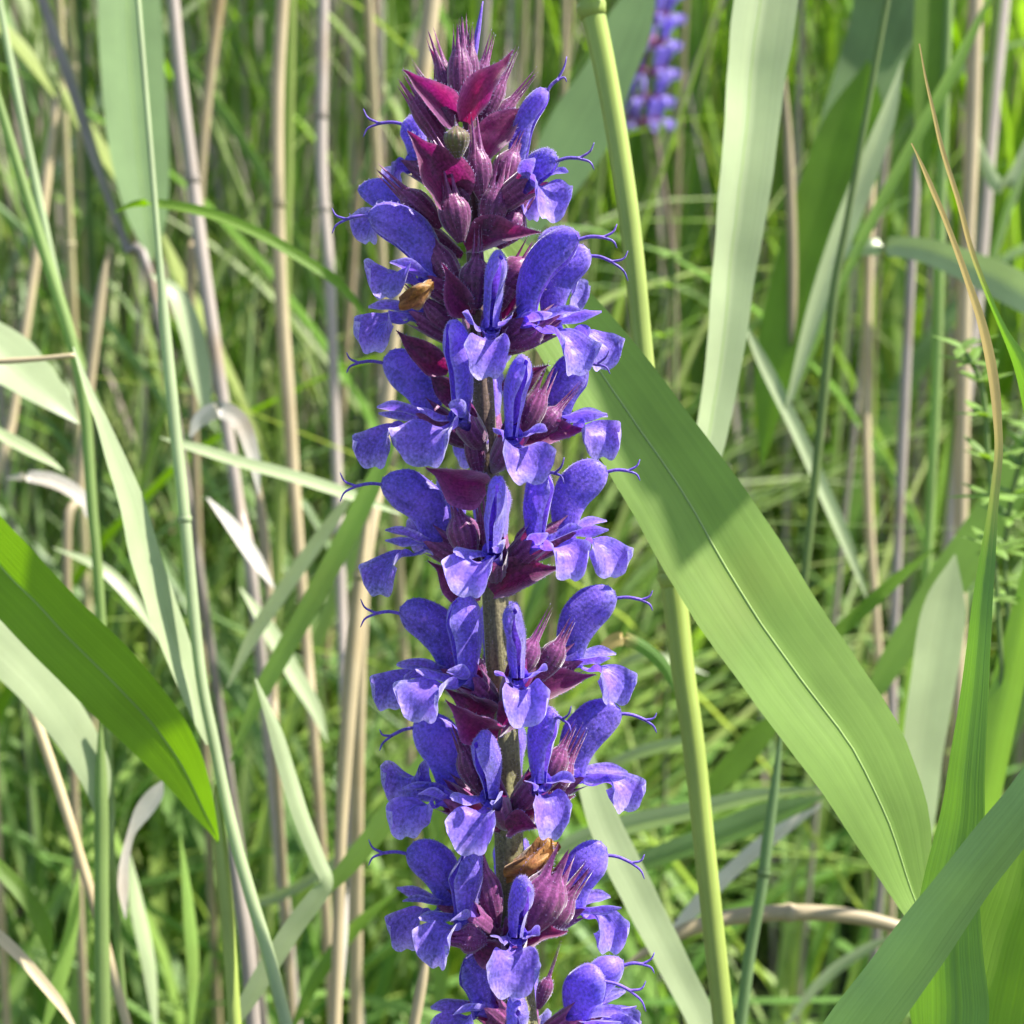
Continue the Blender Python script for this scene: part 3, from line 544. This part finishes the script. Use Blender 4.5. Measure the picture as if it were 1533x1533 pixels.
for i, (pts, d, m, lab) in enumerate([
    ([(1460, -10, 22), (1455, 200, 22), (1445, 420, 22), (1440, 700, 20)], .5, 'straw', 'brown-straw cane directly behind the highest brown tip'),
    ([(1500, -10, 26), (1480, 200, 26), (1465, 400, 24), (1440, 640, 20)], .56, 'mauve', 'greyish dead cane leaning behind the highest brown tip'),
    ([(1420, -10, 14), (1408, 300, 16), (1402, 560, 16), (1390, 800, 14)], .44, 'grass', 'straight green stem behind the two brown-tipped leaves'),
    ([(1300, 420, 14), (1296, 600, 15), (1300, 760, 14), (1310, 900, 12)], .55, 'straw', 'thin straw stem among the shaded reeds beside the broad leaf'),
    ([(1360, 480, 14), (1352, 640, 16), (1345, 800, 14)], .5, 'mauve', 'thin grey dead stem among the shaded reeds beside the brown tips')]):
    cane('dead_cane' if m != 'grass' else 'grass_stalk', lab, 'stem', m, pts, d, top=.2, root=1)
leaf('grass_leaf', 'long narrow blade crossing two stems behind the brown tips', 'leaf', 'reed', [(1500, -40, 14), (1430, 100, 18), (1380, 190, 18), (1310, 320, 16), (1240, 470, 10), (1190, 600, 4)], .42, roll=10, fold=.3)
# left of the spike
leaf('reed_leaf', 'large backlit yellow-green leaf with a dark shadow across it, coming in from the margin', 'leaf', 'bright', [(-190, 640, 60), (-100, 730, 96), (0, 842, 106), (80, 925, 108), (160, 1010, 106), (235, 1100, 88), (290, 1180, 52), (322, 1240, 14), (330, 1262, 3)], (0.262, 0.285), roll=-26, fold=0.14, nv=11, midrib=True, n=50)
leaf('reed_leaf', 'whitish pale leaf curving under the backlit yellow-green leaf', 'leaf', 'pale', [(-80, 880, 40), (0, 970, 66), (60, 1030, 70), (110, 1095, 62), (142, 1160, 46), (150, 1240, 24)], 0.31, roll=12, fold=0.1, curl=-.1)
leaf('reed_leaf', 'pale broad leaf end crossed by a thin straw', 'leaf', 'pale', [(-80, 440, 60), (0, 525, 76), (45, 565, 66), (85, 600, 40), (118, 634, 8)], 0.35, roll=24, fold=0.1)
cane('straw_stalk', 'thin pale straw lying level across the pale broad leaf end', 'straw', 'straw', [(-60, 544, 9), (0, 541, 9), (60, 537, 8), (112, 532, 8)], 0.30)
leaf('reed_leaf', 'light green leaf widening downwards from the slender double stem', 'leaf', 'pale', [(112, 520, 8), (152, 640, 20), (194, 760, 40), (230, 880, 46), (270, 990, 42), (300, 1070, 30), (312, 1120, 12)], 0.295, roll=34, fold=0.16, nv=9)
cane('grass_stalk', 'slender green stem curving down from the margin to the widening light green leaf', 'stem', 'grass', [(-20, 90, 12), (30, 260, 15), (70, 390, 17), (104, 500, 18), (126, 600, 17), (138, 760, 16), (150, 900, 14), (158, 1050, 12)], 0.34, top=.1, root=1)
cane('grass_stalk', 'second slender green stem running alongside the stem from the margin', 'stem', 'pale', [(2, 20, 10), (25, 140, 12), (50, 260, 13), (80, 400, 12), (104, 500, 10)], 0.36, top=.1)
cane('grass_stalk', 'straight light green stem with long joints in front of the dry canes', 'stem', 'pale', [(238, 380, 10), (248, 500, 17), (262, 640, 18), (276, 770, 18), (288, 900, 18), (302, 1020, 17), (320, 1110, 17), (345, 1230, 18), (375, 1340, 19), (402, 1430, 20), (430, 1540, 20)], (0.30, 0.285), top=.06, root=1, nodes=[(276, 770)])
leaf('reed_leaf', 'wide bluish hanging leaf with pale edges, out of focus', 'leaf', 'blue', [(190, -10, 92), (195, 100, 94), (205, 220, 88), (216, 310, 66), (224, 365, 30), (228, 392, 6)], 0.46, roll=20, fold=0.2, top=.1, nv=9, midrib=True)
leaf('grass_leaf', 'arched thin yellow-green blade in front of the dry canes', 'leaf', 'bright', [(170, 318, 4), (215, 304, 11), (300, 316, 15), (380, 346, 16), (450, 386, 16), (510, 428, 14), (560, 490, 10)], 0.34, roll=20, fold=0.25)
leaf('grass_leaf', 'dull green blade slanting down from the spike, thicker of two parallel ones', 'leaf', 'reed', [(600, 640, 20), (556, 730, 28), (500, 840, 30), (440, 950, 29), (390, 1040, 24), (345, 1140, 14)], 0.35, roll=-15, fold=0.2)
leaf('grass_leaf', 'thin blade slanting parallel to the thicker dull green blade', 'leaf', 'pale', [(540, 720, 10), (490, 790, 20), (440, 860, 22), (380, 950, 20), (340, 1030, 12)], 0.37, roll=10, fold=0.2)
leaf('grass_leaf', 'pale blade sloping gently down towards the spike', 'leaf', 'pale', [(240, 655, 4), (290, 670, 14), (360, 692, 17), (440, 714, 18), (520, 740, 16), (600, 770, 8)], 0.36, roll=30, fold=0.2)
leaf('folded_leaf', 'pale leaf folded sharply at an elbow beside the lower flowers', 'leaf', 'pale', [(310, 1590, 26), (370, 1490, 28), (430, 1405, 30), (478, 1345, 28), (492, 1318, 20), (478, 1285, 22), (450, 1215, 24), (415, 1120, 22), (380, 1020, 14)], 0.305, roll=25, fold=0.2, n=70)
leaf('grass_leaf', 'green blade running from the elbow of the folded leaf up behind the flowers', 'leaf', 'reed', [(470, 1350, 16), (510, 1310, 24), (560, 1250, 32), (610, 1185, 40), (660, 1120, 38), (700, 1050, 20)], 0.33, roll=5, fold=0.15)
cane('grass_stalk', 'upright light green stem below the tip of the backlit leaf', 'stem', 'cane', [(324, 1175, 16), (331, 1270, 19), (341, 1380, 20), (352, 1540, 20)], 0.29, root=1)
cane('grass_stalk', 'upright green stem rising under the whitish pale leaf', 'stem', 'grass', [(150, 1075, 16), (152, 1200, 20), (152, 1350, 22), (154, 1540, 24)], 0.31, root=1)
cane('dead_cane', 'grey dead cane beside the upright light green stem', 'stem', 'mauve', [(340, 1225, 14), (356, 1320, 20), (370, 1420, 22), (380, 1540, 22)], 0.34, root=1)
cane('dead_cane', 'pinkish straw cane slanting under the backlit leaf', 'stem', 'straw', [(-10, 900, 14), (40, 1040, 14), (72, 1130, 15), (104, 1230, 15), (150, 1385, 14), (190, 1533, 14)], 0.33, root=1)
leaf('curled_leaf', 'dead leaf with a bright white curled end, hanging in shade', 'leaf', 'white', [(244, 1168, 6), (232, 1188, 24), (214, 1214, 26), (196, 1248, 12), (186, 1290, 14), (184, 1330, 16), (188, 1375, 6)], 0.33, roll=25, fold=0.15)
leaf('curled_leaf', 'bleached dead leaf arching over and browning at its end', 'leaf', 'white', [(284, 655, 14), (300, 628, 22), (330, 614, 26), (360, 632, 26), (378, 680, 20), (388, 740, 10)], 0.37, roll=10, fold=0.15)
leaf('grass_leaf', 'brown dead blade lying in the bottom undergrowth', 'leaf', 'straw', [(-40, 1370, 10), (0, 1400, 16), (50, 1450, 16), (90, 1500, 14), (120, 1550, 12)], 0.30, roll=10, fold=0.2)
leaf('grass_leaf', 'short green blade bending over above the brown dead blade', 'leaf', 'bright', [(-40, 1250, 10), (0, 1300, 20), (40, 1345, 24), (66, 1390, 24), (76, 1440, 14)], 0.34, roll=10, fold=0.2)
leaf('grass_leaf', 'narrow pale blade under the pale broad leaf end', 'leaf', 'pale', [(-40, 625, 6), (0, 650, 16), (40, 672, 18), (76, 692, 10), (96, 706, 3)], 0.36, roll=30, fold=0.2)
leaf('curled_leaf', 'whitish blade arching over beside the slender green stem', 'leaf', 'white', [(10, 716, 8), (50, 714, 18), (90, 724, 22), (124, 748, 18), (130, 775, 8)], 0.40, roll=20, fold=0.2)
for pts, d, m, nd, lab in [
    ([(258, -10, 19), (270, 120, 20), (286, 250, 20), (302, 380, 20), (322, 520, 20), (340, 640, 18)], .47, 'mauve', [(288, 262)], 'grey-mauve dead cane leaning beside the wide bluish hanging leaf'),
    ([(424, -10, 19), (416, 130, 19), (416, 280, 19), (420, 430, 20), (432, 600, 20), (440, 720, 18), (450, 850, 16)], .48, 'straw', [(417, 290)], 'pale upright straw cane, tallest unbroken one beside the spike'),
    ([(484, -10, 17), (482, 120, 17), (482, 270, 18), (494, 420, 16), (502, 640, 16)], .52, 'mauve', [(484, 160), (484, 300)], 'greyish jointed cane between the pale straw cane and the spike'),
    ([(60, -10, 15), (84, 60, 16), (112, 140, 17), (140, 230, 16), (165, 300, 14)], .46, 'mauve', [], 'grey dead cane leaning across the corner behind slender stems'),
    ([(330, -10, 18), (318, 80, 17), (305, 200, 16), (300, 280, 14)], .55, 'straw', [], 'short straw cane leaning the opposite way to the grey-mauve cane'),
    ([(90, 130, 13), (74, 230, 15), (62, 330, 15), (40, 480, 14)], .52, 'straw', [], 'straw stem leaning behind the slender double stem'),
    ([(160, 380, 16), (148, 460, 18), (138, 540, 16), (128, 640, 14)], .45, 'straw', [], 'short pale straw piece behind the slender double stem'),
    ([(648, -10, 26), (640, 60, 26), (630, 140, 24), (610, 300, 22), (590, 500, 20)], .42, 'straw', [], 'pale dead cane directly behind the top of the spike'),
    ([(552, 760, 22), (536, 900, 24), (524, 1040, 24), (516, 1150, 22), (510, 1260, 18), (506, 1400, 18)], .36, 'straw', [(540, 870)], 'bright straw cane standing beside the middle flowers'),
    ([(380, 690, 14), (392, 780, 16), (402, 880, 14), (406, 960, 12)], .44, 'straw', [], 'short straw stem under the bleached arching leaf'),
    ([(641, 1422, 12), (632, 1470, 16), (618, 1545, 17)], .30, 'straw', [], 'pale straw stem slanting at the foot of the lowest flowers'),
    ([(520, 1330, 12), (512, 1400, 18), (506, 1470, 18), (498, 1560, 16)], .38, 'white', [], 'short bleached stem between the folded leaf and the lowest flowers')]:
    cane('dead_cane', lab, 'stem', m, pts, d, top=.25 if pts[0][1] < 0 else 0, root=1, nodes=nd)
for nm, mt, pts, d, rl, lab in [
    ('grass_leaf', 'pale', [(560, 1240, 6), (500, 1290, 14), (440, 1330, 16), (380, 1352, 14), (330, 1360, 6)], .42, 30, 'short pale blade lying level under the elbow of the folded leaf'),
    ('grass_leaf', 'pale', [(360, 880, 8), (400, 940, 22), (440, 1010, 24), (470, 1060, 20), (490, 1110, 6)], .41, 30, 'bright pale blade end between the parallel slanting blades'),
    ('grass_leaf', 'white', [(310, 745, 6), (345, 785, 18), (380, 835, 20), (410, 880, 8)], .40, 30, 'whitish short blade under the bleached arching leaf'),
    ('grass_leaf', 'pale', [(225, 410, 6), (262, 440, 24), (285, 500, 34), (300, 570, 30), (312, 640, 10)], .43, 35, 'pale broad blade behind the straight light green stem'),
    ('grass_leaf', 'pale', [(880, 1160, 6), (950, 1130, 18), (1020, 1110, 14), (1060, 1100, 5)], .42, 30, 'pale short blade level behind the lower part of the cane'),
    ('grass_leaf', 'bright', [(430, 1560, 12), (470, 1470, 20), (530, 1390, 20), (600, 1330, 8)], .38, -15, 'green blade slanting up towards the foot of the spike'),
    ('grass_leaf', 'pale', [(900, 1010, 5), (960, 985, 14), (1010, 990, 12), (1060, 1010, 4)], .44, 30, 'thin pale blade bowing behind the curled whitish bend'),
    ('grass_leaf', 'reed', [(60, 1560, 16), (90, 1470, 22), (110, 1380, 18), (118, 1300, 6)], .36, 25, 'short green blade standing beside the brown dead blade'),
    ('grass_leaf', 'pale', [(235, 1560, 14), (225, 1450, 20), (205, 1350, 20), (195, 1280, 6)], .40, 30, 'pale blade standing behind the white curled dead leaf'),
    ('grass_leaf', 'reed', [(285, 1560, 14), (290, 1450, 18), (282, 1350, 16), (270, 1250, 5)], .39, 25, 'dull green blade between the white curled leaf and light green stem'),
    ('grass_leaf', 'pale', [(1160, 1560, 12), (1230, 1470, 16), (1300, 1420, 14), (1350, 1400, 5)], .42, 30, 'pale blade rising to the foot of the broad leaf'),
    ('grass_leaf', 'pale', [(80, 820, 5), (150, 850, 16), (200, 900, 16), (240, 960, 5)], .42, 30, 'pale thin blade drooping behind the widening light green leaf')]:
    leaf(nm, lab, 'leaf', mt, pts, d, roll=rl, fold=.2)
# small whorled-leaf herbs
def herb(label, pts, d, n, seed):
    r = random.Random(seed); t = empty('bedstraw', label, 'herb'); p3 = catm([P(x, y, d) for x, y in pts], 40)
    q = p3[-1]; p3b = p3 + [Vector((q.x, q.y + .01, -.01))]; mb = MB(); tube(mb, p3b, [.0005] * len(p3b), 6); mb.build('stem', M['grass'], t)
    for i in range(n):
        c = p3[int(i / n * 38)]
        for k in range(6):
            a = k * 1.047 + r.uniform(-.3, .3); dv = Vector((math.cos(a), math.sin(a), r.uniform(.1, .7))).normalized(); L_ = r.uniform(.005, .009); mb = MB()
            pp = [c + dv * L_ * j / 6 + Vector((0, 0, -.0015 * (j / 6) ** 2)) for j in range(7)]; sd = dv.cross(Vector((0, 0, 1))).normalized()
            ribbon_pts(mb, pp, [x * .0022 for x in (.5, .9, 1, 1, .85, .5, .1)], [sd] * 7, 5, .2, 0); mb.build('leaf', M['herb'], t)
herb('bright green whorled bedstraw beside the curled brown-tipped leaf', [(1440, 520), (1470, 580), (1480, 700), (1490, 850), (1500, 1000)], .33, 8, 1)
herb('second whorled bedstraw sprig at the edge of the reeds', [(1545, 640), (1520, 720), (1505, 820), (1510, 950)], .36, 7, 2)
herb('small whorled sprig behind the cane under the far sage flower', [(960, 640), (985, 560), (1000, 450), (1008, 380), (1010, 600)], .5, 5, 3)

# ------------------------------------------------------------------ the far sage flower
far = empty('salvia_spike', 'small blurred violet sage spike deep among the reeds behind the cane', 'flower')
FD = 0.72; Uf = U * FD / D0
mb = MB(); tube(mb, catm([P(990, -120, FD), P(978, 0, FD), P(966, 120, FD), P(985, 230, FD), P(1002, 340, FD), P(1012, 480, FD)], 30) + [Vector((P(1012, 480, FD).x, P(1012, 480, FD).y, 0))], [.0012] * 32, 8); mb.build('stem', M['stem'], far)
sm_src = [o for o in flowers[18].children if o.name.split('.')[0] in ('upper_lip', 'lower_lip', 'calyx')]
base_c = P(848, 797, D0)
def join_mesh(objs):
    mb = MB(); idx = {'upper_lip': 0, 'lower_lip': 0, 'calyx': 1}
    for o in objs:
        b = len(mb.v); mb.mi = idx[o.name.split('.')[0]]
        for v in o.data.vertices: q = v.co - base_c; mb.add((q.dot(CX), q.dot(CY), q.dot(CZ)))
        for f in o.data.polygons: mb.face(*[b + i for i in f.vertices])
    return mb
fm = join_mesh(sm_src).build('flower', [M['petal'], M['calyx']], far)
fr = random.Random(5); first = True
for j, y in enumerate((-60, -22, 18, 58, 100, 142, 176)):
    for k in range(6):
        o = fm if first else fm.copy()
        if not first: scene.collection.objects.link(o)
        first = False; a = k * 1.047 + j * .5 + fr.uniform(-.2, .2); x = 972 + (y - 90) * -.1
        o.parent = far; o.location = P(x, y, FD) + Vector((math.cos(a), math.sin(a), 0)) * .0062; o.rotation_euler = (0, 0, a); o.scale = (.9,) * 3

# ------------------------------------------------------------------ reeds behind: single plants, then the uncountable mass
def blade_arrays(mb, root, h, wdt, lean, bend, az, twist, segs=9, tint=.5, v0=None, z0=0.0):
    dv = Vector((math.cos(az), math.sin(az), 0)); pp = []; ww = []; sd = []
    for i in range(segs + 1):
        t = i / segs; droop = bend * t ** 2.4; pp.append(root + Vector((0, 0, 1)) * (h * (t - .42 * droop * t)) + dv * h * (lean * t + .55 * droop))
        ww.append(wdt * (spl([(.65,), (1,), (.9,), (.55,), (.04,)], t)[0])); a = az + math.pi / 2 + twist * t; sd.append(Vector((math.cos(a), math.sin(a), 0)))
    mb.tint = tint; ribbon_pts(mb, pp, ww, sd, 3, .3)
br = random.Random(21)
def spot(dmin, dmax, margin=1.35, pw=1.0):
    d = dmin + (dmax - dmin) * br.random() ** pw; x = br.uniform(-1, 1) * TH * d * margin
    while (d < .9 and .08 < x / (TH * d) < .5) or (.6 < d < .86 and x > .01): x = br.uniform(-1, 1) * TH * d * margin
    return Vector((x, d * .98, 0)), d
# dead canes, one by one
for i in range(64):
    p, d = spot(.52, 1.7, 1.15, .9); h = br.uniform(.6, 1.2); a = br.uniform(0, 6.28); le = br.uniform(0, .14) * h; top = p + Vector((math.cos(a) * le, math.sin(a) * le * .4, h)); r0 = br.uniform(.0011, .0021)
    mid = p.lerp(top, .5) + Vector((br.uniform(-.012, .012), br.uniform(-.01, .01), 0)); pp = catm([p - Vector((0, 0, .01)), p.lerp(mid, .5), mid, mid.lerp(top, .5), top], 16); mb = MB(); mb.tint = br.random()
    tube(mb, pp, [r0 * (1 - .25 * k / 16) for k in range(17)], 9); mt = M['straw' if br.random() < .6 else 'mauve']; o = mb.build('dead_reed', mt)
    sc_ = 'straw' in mt.name; tag(o, 'straw-coloured leafless dead cane standing in the blurred thicket' if sc_ else 'grey-mauve leafless dead cane standing in the blurred thicket', 'reed', 'straw canes in the thicket' if sc_ else 'grey canes in the thicket')
    for s in range(br.randint(2, 4)):
        k = br.randint(3, 14); t = (pp[k + 1] - pp[k]).normalized(); mb = MB(); mb.tint = .2; tube(mb, [pp[k] + t * r0 * q for q in (-.6, 0, .6)], [r0 * 1.0, r0 * 1.22, r0 * 1.0], 9); mb.build('node', mt, o)
# living reeds, stem and leaves
for i in range(60):
    p, d = spot(.55, 1.9, 1.15, .85); h = br.uniform(.45, .95); a = br.uniform(0, 6.28); le = br.uniform(0, .12) * h; top = p + Vector((math.cos(a) * le, math.sin(a) * le, h)); r0 = br.uniform(.0014, .0026)
    lm_, ln_ = br.choice([('grass', 'fresh green'), ('reed', 'dull green'), ('blue', 'bluish-green'), ('pale', 'pale grey-green'), ('bright', 'bright yellow-green')]); t = empty('reed_plant', 'reed with %s leaves standing in the blurred thicket' % ln_, 'reed', ln_ + ' reeds in the thicket'); pp = catm([p - Vector((0, 0, .01)), p.lerp(top, .5) + Vector((br.uniform(-.01, .01), 0, 0)), top], 12)
    mb = MB(); mb.tint = br.random(); tube(mb, pp, [r0 * (1 - .5 * k / 12) for k in range(13)], 8); mb.build('stem', M['grass'], t)
    for s in range(br.randint(4, 6)):
        f = .25 + .75 * s / 5; q = p.lerp(top, min(1, f)); mb = MB(); aa = br.uniform(-.3, .4) + s * math.pi
        blade_arrays(mb, q, br.uniform(.16, .34), br.uniform(.007, .017), br.uniform(.12, .4), br.uniform(.2, 1.1), aa, br.uniform(-.8, .8), tint=br.random(), segs=10); mb.build('leaf', M[lm_], t)
def mass(name, mat, n, dmin, dmax, hmin, hmax, wmin, wmax, label, cat, pw=.8, bend=(0, 1.0), segs=8, margin=1.5, lean=.35):
    mb = MB()
    for i in range(n):
        p, d = spot(dmin, dmax, margin, pw); blade_arrays(mb, p, br.uniform(hmin, hmax), br.uniform(wmin, wmax), br.uniform(0, lean), br.uniform(*bend), br.uniform(0, 6.28) if d > dmin + .45 else br.uniform(-.35, 3.5), br.uniform(-1.2, 1.2), tint=br.random(), segs=segs)
    o = mb.build(name, M[mat], kind='stuff'); tag(o, label, cat)
mass('grass', 'grass', 2600, .54, 1.6, .18, .62, .0022, .0065, 'mass of thin green grass blades filling the thicket', 'grass')
mass('reeds', 'reed', 3600, .95, 4.2, .6, 1.35, .004, .012, 'dense far reeds merging into a blurred green wall', 'reeds', pw=1.1, bend=(0, .6), lean=.14)
mass('dead_grass', 'mauve', 1700, .78, 2.4, .4, 1.1, .002, .0055, 'tangle of dead straw blades among the reeds', 'dead grass', bend=(0, .35), lean=.16)
mass('undergrowth', 'herb', 3400, .48, 1.8, .10, .42, .003, .010, 'low bright green ground cover under the reeds', 'undergrowth', bend=(.3, 1.5), segs=6)
mass('far_reeds', 'blue', 2500, 4.0, 9, .8, 1.6, .012, .03, 'farthest bluish-green reeds at the back of the thicket', 'reeds', pw=.9)
